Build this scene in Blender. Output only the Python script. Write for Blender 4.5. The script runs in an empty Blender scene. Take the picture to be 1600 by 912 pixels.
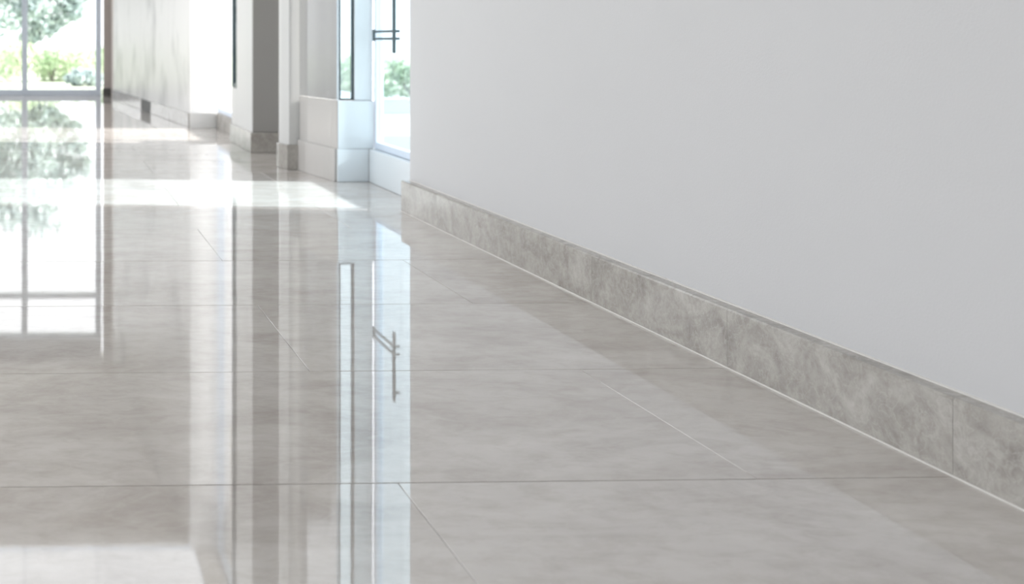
import bpy, bmesh, math, random
from mathutils import Vector
random.seed(7)
scn = bpy.context.scene
C = scn.collection

# ---------------------------------------------------------------- camera
YAW = math.atan(45/1700)
cd = bpy.data.cameras.new('camera')
cam = bpy.data.objects.new('camera', cd); C.objects.link(cam)
cam.location = (0, 0, .72)
cam.rotation_euler = (math.pi/2, 0, -YAW)
cd.sensor_width = 36; cd.lens = 1700/1600*36
cd.shift_x = (800-122)/1600
cd.shift_y = -(456-65)/1600
cd.clip_start = .02; cd.clip_end = 500
cd.dof.use_dof = True; cd.dof.focus_distance = 2.5; cd.dof.aperture_fstop = 4.0
scn.camera = cam

# ---------------------------------------------------------------- world, sun, exposure
scn.view_settings.view_transform = 'Standard'
scn.view_settings.look = 'None'
scn.view_settings.exposure = 0.55
scn.view_settings.gamma = 1
w = bpy.data.worlds.new('sky'); scn.world = w; w.use_nodes = True
bg = w.node_tree.nodes['Background']
bg.inputs[0].default_value = (.955, .975, 1.0, 1); bg.inputs[1].default_value = 1.7
sd = bpy.data.lights.new('sun', 'SUN'); sd.energy = 8.0; sd.angle = math.radians(3); sd.color = (1, .97, .93)
sun = bpy.data.objects.new('sun', sd); C.objects.link(sun)
sun.rotation_euler = Vector((-1, .12, -.62)).to_track_quat('-Z', 'Y').to_euler()
sun.location = (8, 5, 8)

def portal(loc, rot, sx, sy):
    l = bpy.data.lights.new('window_portal', 'AREA'); l.shape = 'RECTANGLE'; l.size = sx; l.size_y = sy
    l.cycles.is_portal = True
    o = bpy.data.objects.new('window_portal', l); C.objects.link(o); o.location = loc; o.rotation_euler = rot

# ---------------------------------------------------------------- materials
def new(name):
    m = bpy.data.materials.new(name); m.use_nodes = True
    nt = m.node_tree; return m, nt, nt.nodes['Principled BSDF']
def plain(name, col, rough=.5, metal=0, spec=.5, bump=0, bscale=60, var=0):
    m, nt, p = new(name)
    p.inputs['Base Color'].default_value = (*col, 1); p.inputs['Roughness'].default_value = rough
    p.inputs['Metallic'].default_value = metal; p.inputs['Specular IOR Level'].default_value = spec
    tc = nt.nodes.new('ShaderNodeTexCoord')
    n = nt.nodes.new('ShaderNodeTexNoise'); n.inputs['Scale'].default_value = bscale; n.inputs['Detail'].default_value = 4
    nt.links.new(tc.outputs['Object'], n.inputs['Vector'])
    if bump:
        b = nt.nodes.new('ShaderNodeBump'); b.inputs['Strength'].default_value = bump; b.inputs['Distance'].default_value = .002
        nt.links.new(n.outputs['Fac'], b.inputs['Height']); nt.links.new(b.outputs[0], p.inputs['Normal'])
    if var:
        n2 = nt.nodes.new('ShaderNodeTexNoise'); n2.inputs['Scale'].default_value = 1.3
        nt.links.new(tc.outputs['Object'], n2.inputs['Vector'])
        r = nt.nodes.new('ShaderNodeValToRGB'); r.color_ramp.elements[0].position = .3; r.color_ramp.elements[1].position = .7
        r.color_ramp.elements[0].color = tuple(c*(1-var) for c in col)+(1,); r.color_ramp.elements[1].color = (*col, 1)
        nt.links.new(n2.outputs['Fac'], r.inputs[0]); nt.links.new(r.outputs[0], p.inputs['Base Color'])
    return m
def stone(name, cols, stretch=(1, 1, 1), rough=.06, scale=2.2, vein=(.62, .60, .57), veinamt=.3, ior=1.5, contrast=(.32, .68), wob=.0, grain=.25):
    """polished limestone: mottled clouds, finer cloud streaks and a few pale veins; every piece its own cut"""
    m, nt, p = new(name); N = nt.nodes.new; L = nt.links.new
    tc = N('ShaderNodeTexCoord'); oi = N('ShaderNodeObjectInfo')
    mul = N('ShaderNodeVectorMath'); mul.operation = 'SCALE'; mul.inputs[0].default_value = (37, 53, 29); L(oi.outputs['Random'], mul.inputs['Scale'])
    add = N('ShaderNodeVectorMath'); add.operation = 'ADD'; L(tc.outputs['Object'], add.inputs[0]); L(mul.outputs[0], add.inputs[1])
    mp = N('ShaderNodeMapping'); mp.inputs['Scale'].default_value = stretch; L(add.outputs[0], mp.inputs['Vector'])
    n1 = N('ShaderNodeTexNoise'); n1.inputs['Scale'].default_value = scale; n1.inputs['Detail'].default_value = 9; n1.inputs['Roughness'].default_value = .62; n1.inputs['Distortion'].default_value = .7
    L(mp.outputs[0], n1.inputs['Vector'])
    r1 = N('ShaderNodeValToRGB'); e = r1.color_ramp.elements; e[0].position, e[1].position = contrast
    e[0].color = (*cols[0], 1); e[1].color = (*cols[2], 1); k = e.new(sum(contrast)/2); k.color = (*cols[1], 1)
    L(n1.outputs['Fac'], r1.inputs[0])
    n2 = N('ShaderNodeTexNoise'); n2.inputs['Scale'].default_value = scale*1.7; n2.inputs['Detail'].default_value = 6; n2.inputs['Distortion'].default_value = 1.6
    L(mp.outputs[0], n2.inputs['Vector'])
    s = N('ShaderNodeMath'); s.operation = 'SUBTRACT'; s.inputs[1].default_value = .5; L(n2.outputs['Fac'], s.inputs[0])
    a = N('ShaderNodeMath'); a.operation = 'ABSOLUTE'; L(s.outputs[0], a.inputs[0])
    mr = N('ShaderNodeMapRange'); mr.inputs['From Min'].default_value = 0; mr.inputs['From Max'].default_value = .03
    mr.inputs['To Min'].default_value = veinamt; mr.inputs['To Max'].default_value = 0; L(a.outputs[0], mr.inputs['Value'])
    mx = N('ShaderNodeMix'); mx.data_type = 'RGBA'; L(mr.outputs[0], mx.inputs['Factor']); L(r1.outputs[0], mx.inputs['A']); mx.inputs['B'].default_value = (*vein, 1)
    n6 = N('ShaderNodeTexNoise'); n6.inputs['Scale'].default_value = scale*7; n6.inputs['Detail'].default_value = 8; n6.inputs['Roughness'].default_value = .7; n6.inputs['Distortion'].default_value = .4
    L(mp.outputs[0], n6.inputs['Vector'])
    r6 = N('ShaderNodeValToRGB'); r6.color_ramp.elements[0].position = .30; r6.color_ramp.elements[1].position = .56
    g6 = 1-grain; r6.color_ramp.elements[0].color = (g6, g6*.975, g6*.95, 1); r6.color_ramp.elements[1].color = (1, 1, 1, 1); L(n6.outputs['Fac'], r6.inputs[0])
    m6 = N('ShaderNodeMix'); m6.data_type = 'RGBA'; m6.blend_type = 'MULTIPLY'; m6.inputs['Factor'].default_value = 1
    L(mx.outputs['Result'], m6.inputs['A']); L(r6.outputs[0], m6.inputs['B']); L(m6.outputs['Result'], p.inputs['Base Color'])
    p.inputs['IOR'].default_value = ior
    n3 = N('ShaderNodeTexNoise'); n3.inputs['Scale'].default_value = 5; n3.inputs['Detail'].default_value = 5; L(mp.outputs[0], n3.inputs['Vector'])
    rr = N('ShaderNodeMapRange'); rr.inputs['To Min'].default_value = rough*.6; rr.inputs['To Max'].default_value = rough*1.5; L(n3.outputs['Fac'], rr.inputs['Value'])
    L(rr.outputs[0], p.inputs['Roughness'])
    if wob:
        n4 = N('ShaderNodeTexNoise'); n4.inputs['Scale'].default_value = 2.5; n4.inputs['Detail'].default_value = 1; L(add.outputs[0], n4.inputs['Vector'])
        b = N('ShaderNodeBump'); b.inputs['Strength'].default_value = 1; b.inputs['Distance'].default_value = wob
        L(n4.outputs['Fac'], b.inputs['Height'])
        n5 = N('ShaderNodeTexNoise'); n5.inputs['Scale'].default_value = 90; n5.inputs['Detail'].default_value = 3; L(add.outputs[0], n5.inputs['Vector'])
        b2 = N('ShaderNodeBump'); b2.inputs['Strength'].default_value = 1; b2.inputs['Distance'].default_value = wob*.05
        L(n5.outputs['Fac'], b2.inputs['Height']); L(b.outputs[0], b2.inputs['Normal'])
        L(b2.outputs[0], p.inputs['Normal'])
    return m
def glass(name, tint=(.985, .985, .985), refl=1.0):
    m, nt, p = new(name); N = nt.nodes.new; L = nt.links.new
    nt.nodes.remove(p)
    t = N('ShaderNodeBsdfTransparent'); t.inputs[0].default_value = (*tint, 1)
    g = N('ShaderNodeBsdfGlossy'); g.inputs['Roughness'].default_value = .01
    f = N('ShaderNodeFresnel'); 
    ge = N('ShaderNodeNewGeometry'); io = N('ShaderNodeMapRange'); io.inputs['To Min'].default_value = 1.45; io.inputs['To Max'].default_value = 1/1.45
    L(ge.outputs['Backfacing'], io.inputs['Value']); L(io.outputs[0], f.inputs[0])     # same reflectance on both faces of a pane
    ml = N('ShaderNodeMath'); ml.operation = 'MULTIPLY'; ml.inputs[1].default_value = refl; L(f.outputs[0], ml.inputs[0])
    x = N('ShaderNodeMixShader'); L(ml.outputs[0], x.inputs[0]); L(t.outputs[0], x.inputs[1]); L(g.outputs[0], x.inputs[2])
    L(x.outputs[0], nt.nodes['Material Output'].inputs[0])
    return m
M = {}
M['floor'] = stone('polished_limestone_tile', [(.46, .415, .385), (.62, .585, .555), (.71, .68, .65)], stretch=(.8, 1.5, 1), rough=.018, scale=2.6, veinamt=.22, vein=(.68, .65, .62), ior=2.25, wob=.0003, grain=.14, contrast=(.25, .75))
M['skirt'] = stone('honed_limestone_skirting', [(.28, .26, .24), (.41, .39, .36), (.52, .50, .47)], stretch=(1, 1, 1.0), rough=.16, scale=11, veinamt=.35, vein=(.58, .56, .53), contrast=(.27, .70), grain=.18)
M['grout'] = plain('grey_grout', (.23, .20, .18), .9)
M['caulk'] = plain('white_sealant', (.80, .78, .75), .5)
M['wall'] = plain('white_wall_paint', (.65, .65, .66), .6, bump=.15, bscale=220, var=.015)
M['ceil'] = plain('ceiling_paint', (.74, .72, .70), .8)
M['pier'] = plain('pale_grey_render', (.66, .66, .65), .45, bump=.1, var=.03)
M['endshade'] = plain('shaded_pier_end', (.34, .33, .315), .55, bump=.1, var=.03)  # pier render darkened: the shade on the end face is in this colour
M['taupe'] = plain('taupe_paint', (.50, .45, .42), .6, var=.04)
M['frame'] = plain('brushed_aluminium_frame', (.74, .82, .93), .35, metal=.1)
M['dark'] = plain('dark_teal_metal', (.05, .075, .085), .35, metal=.4)
M['panelmetal'] = plain('satin_grey_panel', (.60, .60, .60), .16, metal=.75)
M['white'] = plain('bluish_white_lacquer', (.74, .80, .84), .25)
M['bright'] = plain('brilliant_white_paint', (.90, .90, .90), .5)
M['glass'] = glass('window_glass')
M['bayglass'] = glass('bluish_window_glass', (.87, .95, .985))
M['vent'] = plain('dark_grey_metal', (.09, .09, .085), .5)
M['pave'] = plain('pale_paving', (.55, .55, .53), .8, bump=.3, var=.12)
M['lawn'] = plain('pale_dry_lawn', (.60, .66, .52), .9, bump=.5, bscale=30, var=.2)
M['bark'] = plain('grey_bark', (.22, .20, .18), .9, bump=.8, bscale=30)
def leafmat(name, a, b):
    m, nt, p = new(name); N = nt.nodes.new; L = nt.links.new
    tc = N('ShaderNodeTexCoord'); n = N('ShaderNodeTexNoise'); n.inputs['Scale'].default_value = 2.5; L(tc.outputs['Object'], n.inputs['Vector'])
    r = N('ShaderNodeValToRGB'); r.color_ramp.elements[0].position = .35; r.color_ramp.elements[1].position = .65
    r.color_ramp.elements[0].color = (*a, 1); r.color_ramp.elements[1].color = (*b, 1); L(n.outputs['Fac'], r.inputs[0])
    L(r.outputs[0], p.inputs['Base Color']); p.inputs['Roughness'].default_value = .5
    return m
M['leaf'] = leafmat('tree_leaf', (.42, .52, .52), (.60, .68, .66))
M['bush'] = leafmat('shrub_leaf', (.40, .54, .34), (.68, .74, .56))
def panel_mat():
    m, nt, p = new('streaked_pale_marble'); N = nt.nodes.new; L = nt.links.new
    tc = N('ShaderNodeNewGeometry'); mp = N('ShaderNodeMapping'); mp.inputs['Scale'].default_value = (1, .6, .42); L(tc.outputs['Position'], mp.inputs[0])
    n = N('ShaderNodeTexNoise'); n.inputs['Scale'].default_value = 3.2; n.inputs['Detail'].default_value = 4; n.inputs['Distortion'].default_value = .15; L(mp.outputs[0], n.inputs['Vector'])
    r = N('ShaderNodeValToRGB'); e = r.color_ramp.elements; e[0].position = .30; e[0].color = (.38, .375, .37, 1); e[1].position = .50; e[1].color = (.64, .63, .62, 1)
    L(n.outputs['Fac'], r.inputs[0]); L(r.outputs[0], p.inputs['Base Color']); p.inputs['Roughness'].default_value = .35
    return m
M['panel'] = panel_mat()
M['plinth'] = plain('warm_pale_stone', (.58, .56, .54), .18, var=.06)

# ---------------------------------------------------------------- helpers
def link(name, bm, mat, parent=None, loc=(0, 0, 0)):
    me = bpy.data.meshes.new(name); bm.normal_update(); bm.to_mesh(me); bm.free()
    if mat: me.materials.append(mat)
    o = bpy.data.objects.new(name, me); C.objects.link(o); o.location = loc
    if parent: o.parent = parent
    return o
def prism_bm(pts, z0, z1, bevel=0, bm=None):
    b = bmesh.new()
    lo = [b.verts.new((x, y, z0)) for x, y in pts]; hi = [b.verts.new((x, y, z1)) for x, y in pts]
    n = len(pts)
    b.faces.new(lo[::-1]); b.faces.new(hi)
    for i in range(n): b.faces.new((lo[i], lo[(i+1) % n], hi[(i+1) % n], hi[i]))
    bmesh.ops.recalc_face_normals(b, faces=b.faces)
    if bevel: bmesh.ops.bevel(b, geom=b.edges[:], offset=bevel, segments=1, affect='EDGES', profile=.5)
    if bm is None: return b
    me = bpy.data.meshes.new('tmp'); b.to_mesh(me); b.free(); bm.from_mesh(me); bpy.data.meshes.remove(me)
    return bm
def rect(x0, x1, y0, y1): return [(x0, y0), (x1, y0), (x1, y1), (x0, y1)]
def box(name, x0, x1, y0, y1, z0, z1, mat, parent=None, bevel=0):
    """world-space box with its origin at the centre of its base (parents all sit at the world origin)"""
    cx, cy = (x0+x1)/2, (y0+y1)/2
    return link(name, prism_bm(rect(x0-cx, x1-cx, y0-cy, y1-cy), 0, z1-z0, bevel), mat, parent, (cx, cy, z0))
def prism(name, pts, z0, z1, mat, parent=None, bevel=0):
    cx = sum(p[0] for p in pts)/len(pts); cy = sum(p[1] for p in pts)/len(pts)
    return link(name, prism_bm([(x-cx, y-cy) for x, y in pts], 0, z1-z0, bevel), mat, parent, (cx, cy, z0))
def empty(name, loc=(0, 0, 0)):
    o = bpy.data.objects.new(name, None); C.objects.link(o); o.location = loc; o.empty_display_size = .1; return o
def struct(o, label, cat): o['kind'] = 'structure'; o['label'] = label; o['category'] = cat; return o
def tag(o, label, cat, group=None):
    o['label'] = label; o['category'] = cat
    if group: o['group'] = group
    return o
def seg_plan(p0, p1, t0, t1):
    """plan strip along p0->p1 between offsets t0 and t1 to its LEFT (towards the hall when walking +Y along the right wall)"""
    d = (Vector(p1)-Vector(p0)).normalized(); n = Vector((-d.y, d.x))
    a, b = Vector(p0), Vector(p1)
    return [tuple(a+n*t0), tuple(b+n*t0), tuple(b+n*t1), tuple(a+n*t1)]
CEIL = 3.5

# ---------------------------------------------------------------- floor of 1.8 x 0.6 m tiles in running bond
T = .012
floor = struct(box('floor', -3.3, 1.75, -2.4, 14.75, -.2, -.002, M['grout']), 'polished grey beige limestone floor in running bond with thin joints', 'floor')
gap, gapx = .0021, .0009
Y0, XB, XA = 1.762, .569, 1.166
shared = {}
def tile(x0, x1, y0, y1):
    w_, d_ = round(x1-x0-gapx, 4), round(y1-y0-gap, 4)
    if (w_, d_) not in shared:
        b = prism_bm(rect(-w_/2, w_/2, -d_/2, d_/2), -T, 0, .0006)
        me = bpy.data.meshes.new('tile'); b.to_mesh(me); b.free(); me.materials.append(M['floor']); shared[(w_, d_)] = me
    o = bpy.data.objects.new('tile', shared[(w_, d_)]); C.objects.link(o); o.parent = floor
    o.matrix_parent_inverse = floor.matrix_world.inverted()
    o.location = ((x0+x1)/2, (y0+y1)/2, 0)
    o.rotation_euler = (random.uniform(-1, 1)*.00035, random.uniform(-1, 1)*.0005, 0)
floor.location.z -= T - .002; bpy.context.view_layer.update()
for r in range(-7, 22):
    y0 = Y0 + .6*r; y1 = y0 + .6
    y0, y1 = max(y0, -2.4), min(y1, 14.7)
    if y1-y0 < .05: continue
    off = XA if r % 2 == 0 else XB
    x = off - 1.8*3
    while x < 1.75:
        a, b = max(x, -3.28), min(x+1.8, 1.74)
        if b-a > .05: tile(a, b, y0, y1)
        x += 1.8

# ---------------------------------------------------------------- near right wall
XW = 1.53; YE = 4.58
wr = struct(box('wall_right', XW, 1.735, -2.4, YE, 0, CEIL, M['wall'], bevel=.003), 'long plain white painted wall above the stone skirting on the right', 'wall')
def profile_run(name, a, b, t, h, ch, mat, parent):
    a, b = Vector(a), Vector(b); d = (b-a).normalized(); n = Vector((-d.y, d.x)); c = (a+b)/2
    prof = [(0, .0015), (t, .0015), (t, h-ch), (t-ch, h), (0, h)]
    bm = bmesh.new(); A_ = [bm.verts.new((*(a-c+n*u), z)) for u, z in prof]; B_ = [bm.verts.new((*(b-c+n*u), z)) for u, z in prof]
    bm.faces.new(A_); bm.faces.new(B_[::-1])
    for i in range(5): bm.faces.new((A_[i], A_[(i+1) % 5], B_[(i+1) % 5], B_[i]))
    bmesh.ops.recalc_face_normals(bm, faces=bm.faces)
    return link(name, bm, mat, parent, (c.x, c.y, 0))
def skirting(name, label, runs, h=.131, bead=True):
    e = struct(empty(name), label, 'skirting')
    for p0, p1, breaks, t in runs:
        L_ = (Vector(p1)-Vector(p0)).length; d = (Vector(p1)-Vector(p0)).normalized()
        br = [0]+[b for b in breaks if .02 < b < L_-.02]+[L_]
        for i in range(len(br)-1):
            a = Vector(p0)+d*(br[i]+(.0004 if i else 0)); b = Vector(p0)+d*(br[i+1]-(.0004 if i+1 < len(br)-1 else 0))
            profile_run('skirting_stone', a, b, t, h, .0035, M['skirt'], e)
        if bead:
            prism('sealant_bead', seg_plan(p0, p1, t-.004, t+.0022), .0002, .0032, M['caulk'], e)
            prism('sealant_bead', seg_plan(p0, p1, 0, .004), h, h+.003, M['caulk'], e)
    return e
skirting('baseboard_right', 'mottled grey stone skirting along the foot of the long white wall',
         [((XW, -2.4), (XW, YE+.005), [Y0+.6*k+2.4 for k in range(-7, 6)], .035)])

# ---------------------------------------------------------------- bay one: recessed window past the end of the long wall
XG = 1.69
def window(name, label, plan, z0, z1, glassmat, framemat, fw=.04, verts=(), hors=(), depth=.05, sill=None):
    """frame stiles, rails and one pane per light, along the plan segment p0->p1"""
    p0, p1 = Vector(plan[0]), Vector(plan[1]); L_ = (p1-p0).length; d = (p1-p0).normalized()
    e = struct(empty(name), label, 'window')
    cuts = [0]+list(verts)+[L_]
    for i, c in enumerate(cuts):
        a = c if i == 0 else (c-fw if i == len(cuts)-1 else c-fw/2)
        prism('window_post', seg_plan(tuple(p0+d*a), tuple(p0+d*(a+fw)), -depth/2, depth/2), z0, z1, framemat, e, .003)
    hz = [z0]+list(hors)+[z1]
    for i in range(len(cuts)-1):
        a = cuts[i]+(fw if i == 0 else fw/2); b = cuts[i+1]-(fw if i == len(cuts)-2 else fw/2)
        for j, z in enumerate(hz):
            zz = z if j == 0 else (z-fw if j == len(hz)-1 else z-fw/2)
            prism('window_rail', seg_plan(tuple(p0+d*a), tuple(p0+d*b), -depth/2+.004, depth/2-.004), zz, zz+fw, framemat, e, .002)
        for j in range(len(hz)-1):
            za = hz[j]+(fw if j == 0 else fw/2); zb = hz[j+1]-(fw if j == len(hz)-2 else fw/2)
            prism('pane', seg_plan(tuple(p0+d*a), tuple(p0+d*b), -.003, .003), za, zb, glassmat, e)
    return e
window('window_1', 'bluish glazed bay window just past the end of the long white wall', ((XG, YE+.02), (XG, 5.56)), .17, CEIL, M['bayglass'], M['frame'], .035, depth=.04)
lw = struct(box('wall_bay', 1.665, 1.735, YE, 5.555, 0, .168, M['white'], bevel=.004), 'low white upstand under the bluish bay window', 'wall')
# push bar and pull post on the inside of the glass
hb = tag(empty('door_handle', (0, 0, 0)), 'dark teal pull handle with horizontal bar on the bay window glass', 'handle')
box('pull_post', 1.640, 1.652, 5.145, 5.165, .665, 1.0, M['dark'], hb, .002)
box('cross_bar', 1.642, 1.650, 5.168, 5.47, .764, .776, M['dark'], hb, .001)
box('cross_bar', 1.642, 1.650, 5.168, 5.47, .728, .740, M['dark'], hb, .001)
box('end_plate', 1.641, 1.651, 5.47, 5.485, .722, .782, M['dark'], hb, .001)
for z in (.734, .770, .96): box('mount', 1.652, 1.672, 5.150, 5.160, z-.006, z+.006, M['dark'], hb)

# ---------------------------------------------------------------- second pier (curved face), plinth below, glazed box above
P2 = [(1.478, 5.555), (1.655, 5.555), (1.665, 5.565), (1.665, 6.09), (1.408, 6.09), (1.420, 5.95), (1.438, 5.82), (1.455, 5.70), (1.466, 5.62)]
ZP = .417
pier = struct(prism('wall_pier', P2, 0, ZP, M['plinth'], bevel=.002), 'pale grey plinth with curved side between the bay window and the slim pilaster', 'wall')
e2 = struct(empty('wall_pier'), 'glossy grey panel and white jamb above the curved pale plinth', 'wall')
curve = [(1.478, 5.560), (1.466, 5.62), (1.455, 5.70), (1.438, 5.82), (1.420, 5.95), (1.408, 6.09)]
inner = [(x+.012, y) for x, y in curve[::-1]]
prism('curved_panel', curve+inner, ZP+.003, CEIL, M['panelmetal'], e2)
box('jamb', 1.568, 1.664, 5.556, 5.60, ZP+.001, CEIL, M['white'], e2, .003)
window('window_2', 'narrow dark framed glass strip beside the glossy grey panel', ((1.491, 5.575), (1.566, 5.575)), ZP+.002, CEIL, M['bayglass'], M['dark'], .008, depth=.03)
window('window_3', 'outer glass pane behind the narrow dark framed strip', ((1.675, 5.62), (1.675, 6.28)), ZP, CEIL, M['glass'], M['frame'], .02, depth=.02)
struct(box('wall_bay', 1.667, 1.70, 5.57, 6.28, 0, ZP-.002, M['white']), 'outer low wall under the hidden pane behind the curved plinth', 'wall')
def face_board(name, label, plan_pts, h, t, mat):
    e = struct(empty(name), label, 'skirting')
    for a, b in plan_pts: prism('skirting_stone', seg_plan(a, b, .0005, t), .001, h, mat, e, .002)
    return e
struct(box('trim_2', 1.482, 1.664, 5.546, 5.5535, .170, ZP-.001, M['white'], bevel=.001), 'smooth white facing board under the narrow dark framed strip', 'trim')
# faces turned to the camera run from right to left in plan so that the offset points to -Y
e = face_board('baseboard_bay', 'pale stone skirting facing the camera in the window bay', [((1.478, 5.555), (1.64, 5.555))], .168, -.012, M['white'])
for a, b in [((1.64, YE), (1.64, 5.54))]: prism('skirting_stone', seg_plan(a, b, -.024, 0), .001, .168, M['white'], e, .002)
e = struct(empty('baseboard_pier'), 'curved pale stone skirting wrapping the glossy grey pier', 'skirting')
for i in range(len(curve)-1):
    a, b = Vector(curve[i]), Vector(curve[i+1]); prism('skirting_stone', seg_plan(tuple(a), tuple(b), .0005, .012), .001, .17, M['plinth'], e)
pil = struct(prism('wall_pilaster', [(1.325, 6.25), (1.325, 6.19), (1.350, 6.097), (1.60, 6.095), (1.60, 6.25)], 0, CEIL, M['pier'], bevel=.002), 'slim cream pilaster between the glossy grey pier and the grey pier', 'wall')
e = struct(empty('baseboard_pilaster'), 'short stone skirting around the slim cream pilaster', 'skirting')
box('skirting_stone', 1.345, 1.405, 6.080, 6.094, .001, .14, M['skirt'], e, .001)
prism('skirting_stone', [(1.312, 6.188), (1.338, 6.083), (1.344, 6.083), (1.344, 6.094), (1.324, 6.188)], .001, .14, M['skirt'], e)
box('skirting_stone', 1.312, 1.324, 6.19, 6.25, .001, .14, M['skirt'], e, .002)
struct(box('wall_nook', 1.605, 1.665, 6.255, 7.035, 0, CEIL, M['pier']), 'recessed strip of wall in the nook before the grey pier', 'wall')

# ---------------------------------------------------------------- third pier, end facing the camera in shade-darkened grey
struct(prism('wall_pier', [(1.318, 7.04), (1.60, 7.04), (1.60, 7.62), (1.318, 7.62)], 0, CEIL, M['pier'], bevel=.003), 'square pier with shade-darkened end face and light side, third opening along the right', 'wall')
struct(box('wall_pier', 1.318, 1.60, 7.625, 7.83, 0, .39, M['pier'], bevel=.003), 'low plinth of the square pier beside the bright bay', 'wall')
ep = struct(box('pier_end_shade', 1.322, 1.598, 7.030, 7.0385, .131, CEIL, M['endshade'], bevel=.001), 'end face of the square pier with its shade painted in as warm grey', 'trim')  # thin sheet added over the pier end to carry its painted shade
window('window_4', 'narrow dark framed window strip over the low plinth of the square pier', ((1.335, 7.625), (1.335, 7.83)), .392, CEIL, M['glass'], M['dark'], .03, depth=.03)
e = struct(empty('baseboard_pier'), 'grey stone skirting around the square pier', 'skirting')
box('skirting_stone', 1.305, 1.60, 7.018, 7.029, .001, .130, M['skirt'], e, .002)
box('skirting_stone', 1.305, 1.317, 7.032, 7.62, .001, .130, M['skirt'], e, .002)
box('skirting_stone', 1.305, 1.317, 7.622, 7.83, .001, .130, M['skirt'], e, .002)

# ---------------------------------------------------------------- bay three, bright window
window('window_5', 'overexposed tall window in the side of the bright bay', ((1.42, 7.835), (1.42, 8.98)), .135, CEIL, M['glass'], M['frame'], .04, depth=.05)
struct(box('wall_bay', 1.402, 1.45, 7.835, 9.0, 0, .133, M['pier'], bevel=.002), 'low upstand under the window of the bright bay', 'wall')
e = struct(empty('baseboard_bay'), 'pale stone skirting turning the corner of the bright bay', 'skirting')
box('skirting_stone', 1.388, 1.401, 7.84, 8.98, .001, .132, M['skirt'], e, .002)
box('skirting_stone', 1.165, 1.386, 8.990, 9.0025, .001, .130, M['pier'], e, .002)
struct(box('wall_return', 1.178, 1.50, 9.005, 9.10, 0, CEIL, M['bright'], bevel=.003), 'brilliant white return wall facing the camera in the bright bay', 'wall')

# ---------------------------------------------------------------- far right wall of streaked panels, slightly angled
A, B = Vector((1.178, 9.10)), Vector((.805, 13.62))
dv = (B-A).normalized(); LL = (B-A).length
wf = struct(prism('wall_far', seg_plan(tuple(A), tuple(B), -.25, -.012), 0, CEIL, M['pier']), 'far right wall clad in streaked pale grey marble panels', 'wall')
cuts = [0, .95, 1.65, 2.50, 3.60, LL]
for i in range(len(cuts)-1):
    a, b = A+dv*(cuts[i]+.003), A+dv*(cuts[i+1]-.003)
    o = prism('wall_panel', seg_plan(tuple(a), tuple(b), -.011, 0), .0, CEIL, M['panel'], wf, .002)
    o.matrix_parent_inverse = wf.matrix_basis.inverted()
e = struct(empty('baseboard_far'), 'low beige stone skirting below the streaked marble panels', 'skirting')
k = 0
while k < LL-.1:
    if not (2.02 < k+.3 < 2.5):
        a, b = A+dv*(k+.002), A+dv*min(k+.598, LL)
        prism('skirting_stone', seg_plan(tuple(a), tuple(b), .0005, .013), .001, .12, M['skirt'], e, .002)
    k += .6
# grille let into the gap of that skirting
va, vb = A+dv*1.82, A+dv*2.38
vt = tag(empty('floor_vent', (0, 0, 0)), 'small dark grey grille low in the skirting of the streaked far wall', 'vent')
prism('frame', seg_plan(tuple(va), tuple(vb), .001, .010), .002, .115, M['vent'], vt, .002)
for j in range(5): prism('slat', seg_plan(tuple(va+dv*.03), tuple(vb-dv*.03), .0105, .016), .016+j*.018, .024+j*.018, M['vent'], vt)

# taupe pier at the far end
struct(box('wall_end', .722, 1.05, 14.42, 14.58, 0, CEIL, M['taupe'], bevel=.003), 'taupe end pier beside the far window wall', 'wall')
struct(box('wall_gap', .82, 1.05, 13.70, 14.41, 0, CEIL, M['taupe']), 'short wall between the marble panels and the taupe end pier', 'wall')
e = struct(empty('baseboard_end'), 'dark brown skirting of the taupe end pier', 'skirting')
box('skirting_stone', .705, .84, 14.405, 14.419, .001, .10, M['vent'], e, .002)

# ---------------------------------------------------------------- far window wall
window('window_6', 'full height aluminium framed window wall at the end of the hall', ((.70, 14.62), (-3.2, 14.62)), .0, 3.27, M['glass'], M['frame'], .078, verts=[1.03, 2.05, 3.05], hors=[2.68], depth=.08)
struct(box('wall_lintel', -3.2, .70, 14.60, 14.75, 3.272, CEIL, M['wall']), 'white band above the far window wall', 'wall')

# ---------------------------------------------------------------- the rest of the hall (left and behind the camera) and ceiling with skylight
window('window_7', 'long run of tall windows on the left side of the hall', ((-3.2, 11.2), (-3.2, -2.2)), .10, 3.3, M['glass'], M['frame'], .06, verts=[1.34*k for k in range(1, 10)], depth=.06)
struct(box('wall_left', -3.35, -3.17, -2.4, -2.21, 0, CEIL, M['wall']), 'white wall on the left behind the camera', 'wall')
struct(box('wall_left', -3.35, -3.17, 11.21, 14.6, 0, CEIL, M['wall']), 'white corner wall left of the far windows', 'wall')
struct(box('wall_left', -3.35, -3.17, -2.2, 11.2, 0, .098, M['wall']), 'low white upstand under the left windows', 'wall')
struct(box('wall_left', -3.35, -3.17, -2.2, 11.2, 3.302, CEIL, M['wall']), 'white band over the left windows', 'wall')
struct(box('wall_back', -3.35, 1.95, -2.55, -2.41, 0, CEIL, M['wall']), 'white wall behind the camera', 'wall')
SX0, SX1, SY0, SY1 = -1.5, 1.215, 7.2, 9.15
ce = struct(empty('ceiling'), 'off white plaster ceiling with a rectangular skylight', 'ceiling')
box('ceiling_slab', -3.4, 2.0, -2.6, SY0, CEIL+.001, 3.53, M['ceil'], ce)
box('ceiling_slab', -3.4, 2.0, SY1, 14.8, CEIL+.001, 3.53, M['ceil'], ce)
box('ceiling_slab', -3.4, SX0, SY0, SY1, CEIL+.001, 3.53, M['ceil'], ce)
box('ceiling_slab', SX1, 2.0, SY0, SY1, CEIL+.001, 3.53, M['ceil'], ce)
sk = struct(empty('window_8'), 'rectangular skylight in the ceiling', 'window')
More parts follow.
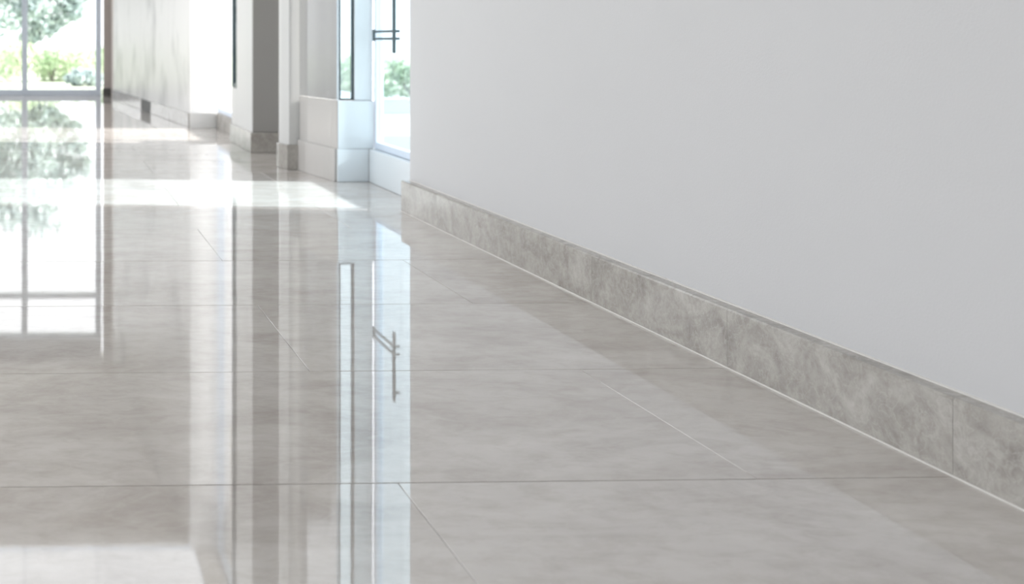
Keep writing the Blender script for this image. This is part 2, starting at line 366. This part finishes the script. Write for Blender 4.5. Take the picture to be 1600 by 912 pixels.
box('pane', SX0, SX1, SY0, SY1, 3.505, 3.513, M['glass'], sk)
for x0, x1, y0, y1 in ((SX0-.04, SX0, SY0, SY1), (SX1, SX1+.04, SY0, SY1), (SX0, SX1, SY0-.04, SY0), (SX0, SX1, SY1, SY1+.04)):
    box('window_post', x0, x1, y0, y1, 3.531, 3.56, M['frame'], sk)

# ---------------------------------------------------------------- outdoors
g = struct(box('ground', -60, 80, -40, 120, -.5, -.22, M['pave']), 'pale paving outside the hall', 'ground')
lawn = struct(box('lawn', -30, 40, 19, 60, -.218, -.12, M['lawn']), 'pale sunlit lawn beyond the far window', 'lawn')
for i, (x0, x1, y0, y1, lb) in enumerate([(2.4, 9, 14.0, 14.3, 'pale stone kerb outside the bay window, farther one'), (2.1, 9, 8.6, 8.9, 'pale stone kerb outside the bay window, nearer one')]):
    tag(box('kerb', x0, x1, y0, y1, -.22, -.02, M['pave'], bevel=.01), lb, 'kerb')

def leaves(n, fn, size, rnd):
    vs, fs = [], []
    for i in range(n):
        c = fn(rnd); s = size*rnd.uniform(.6, 1.4)
        a = Vector((rnd.gauss(0, 1), rnd.gauss(0, 1), rnd.gauss(0, 1))).normalized()
        b = a.cross(Vector((rnd.gauss(0, 1), rnd.gauss(0, 1), rnd.gauss(0, 1)))).normalized(); nn = a.cross(b)
        k = len(vs)
        vs += [c-a*s, c-b*s*.45+nn*s*.12, c+a*s, c+b*s*.45+nn*s*.12]; fs.append((k, k+1, k+2, k+3))
    me = bpy.data.meshes.new('foliage'); me.from_pydata([tuple(v) for v in vs], [], fs); return me
def tube(bm, p, q, r0, r1, n=8):
    p, q = Vector(p), Vector(q); d = (q-p).normalized(); u = d.orthogonal().normalized(); v = d.cross(u)
    A_ = [bm.verts.new(p+(u*math.cos(t)+v*math.sin(t))*r0) for t in [2*math.pi*i/n for i in range(n)]]
    B_ = [bm.verts.new(q+(u*math.cos(t)+v*math.sin(t))*r1) for t in [2*math.pi*i/n for i in range(n)]]
    for i in range(n): bm.faces.new((A_[i], A_[(i+1) % n], B_[(i+1) % n], B_[i]))
    bm.faces.new(B_)
def plant(name, loc, blobs, nleaf, lsize, mat, trunk, label, cat, group=None, seed=1):
    rnd = random.Random(seed); r = tag(empty(name, loc), label, cat, group)
    def fn(rn):
        bx, by, bz, br = rn.choice(blobs)
        d = Vector((rn.gauss(0, 1), rn.gauss(0, 1), rn.gauss(0, 1))).normalized()*br*rn.random()**.4
        return Vector((bx+d.x, by+d.y, max(.02, bz+d.z*.8)))
    me = leaves(nleaf, fn, lsize, rnd); me.materials.append(mat)
    o = bpy.data.objects.new('foliage', me); C.objects.link(o); o.parent = r; o['kind'] = 'stuff'
    bm = bmesh.new()
    for p, q, a, b in trunk: tube(bm, p, q, a, b)
    link('trunk' if cat == 'tree' else 'stem', bm, M['bark'], r)
    return r
rb = random.Random(3)
tb = [(rb.uniform(-3.8, .1), rb.uniform(-1.2, 1.2), rb.uniform(1.3, 4.1), rb.uniform(.3, .65)) for _ in range(60)]
tb += [(.15, 0, 1.9, .42), (.35, .2, 2.5, .40), (-.3, 0, 1.2, .4), (.05, .3, 1.35, .35), (.3, .2, 3.0, .35), (.6, 0, 2.0, .3), (.75, .1, 2.5, .3), (.5, 0, 1.6, .3), (-.6, 0, .95, .3)]
plant('broadleaf_tree', (.1, 27, -.12), tb, 13000, .10, M['leaf'],
      [((-2.4, 0, 0), (-2.3, .1, 1.5), .14, .10), ((-2.3, .1, 1.5), (-.4, .2, 2.9), .07, .02), ((-2.3, .1, 1.5), (-2.9, .1, 3.6), .07, .02), ((-2.3, .1, 1.5), (-1.6, -.2, 3.8), .07, .02)],
      'blue green broadleaf tree seen through the upper left of the far window', 'tree')
shr = [(-1.9, 25.6, 1.3, 'pale green shrub outside the far window, left of the mullion'), (.05, 22.9, 1.3, 'broad pale green shrub outside the far window, right of the mullion'),
       (.78, 20.6, .48, 'small blue green shrub in front of the broad one, near the right window edge'), (1.45, 25.9, 1.2, 'pale green shrub farther back behind the right edge of the far window')]
for i, (x, y, s, lb) in enumerate(shr):
    bl = [(rb.uniform(-.8, .8)*s, rb.uniform(-.4, .4)*s, rb.uniform(.12, .5)*s, rb.uniform(.2, .35)*s) for _ in range(16)]
    plant('garden_shrub', (x, y, -.12), bl, 3000, .05, M['leaf' if i == 2 else 'bush'], [((0, 0, 0), (rb.uniform(-.4, .4), .1, .5*s), .02, .01), ((.05, 0, 0), (-.3*s, 0, .5*s), .02, .01)], lb, 'shrub', 'shrubs outside the far window', i+5)
for i, (x, y, s, lb) in enumerate([(4.3, 16.4, .95, 'pale green shrub seen through the narrow dark framed glass strip'), (5.9, 17.6, 1.0, 'pale green shrub seen through the bluish bay window')]):
    bl = [(rb.uniform(-.7, .7)*s, rb.uniform(-.4, .4)*s, rb.uniform(.12, .6)*s, rb.uniform(.2, .35)*s) for _ in range(12)]
    plant('garden_shrub', (x, y, -.22), bl, 3000, .05, M['bush'], [((0, 0, 0), (.2, .1, .5*s), .02, .01), ((.05, 0, 0), (-.3*s, 0, .5*s), .02, .01)], lb, 'shrub', 'shrubs outside the bay', i+25)

# ---------------------------------------------------------------- sky portals in the window openings
portal((-3.12, 4.5, 1.7), (0, -math.pi/2, 0), 3.2, 13.4)
portal((-1.25, 14.55, 1.63), (-math.pi/2, 0, 0), 3.9, 3.2)
portal((-.14, 8.17, 3.60), (0, 0, 0), 2.7, 1.95)
portal((1.64, 5.07, 1.8), (0, math.pi/2, 0), 3.3, .95)
portal((1.38, 8.4, 1.8), (0, math.pi/2, 0), 3.3, 1.15)
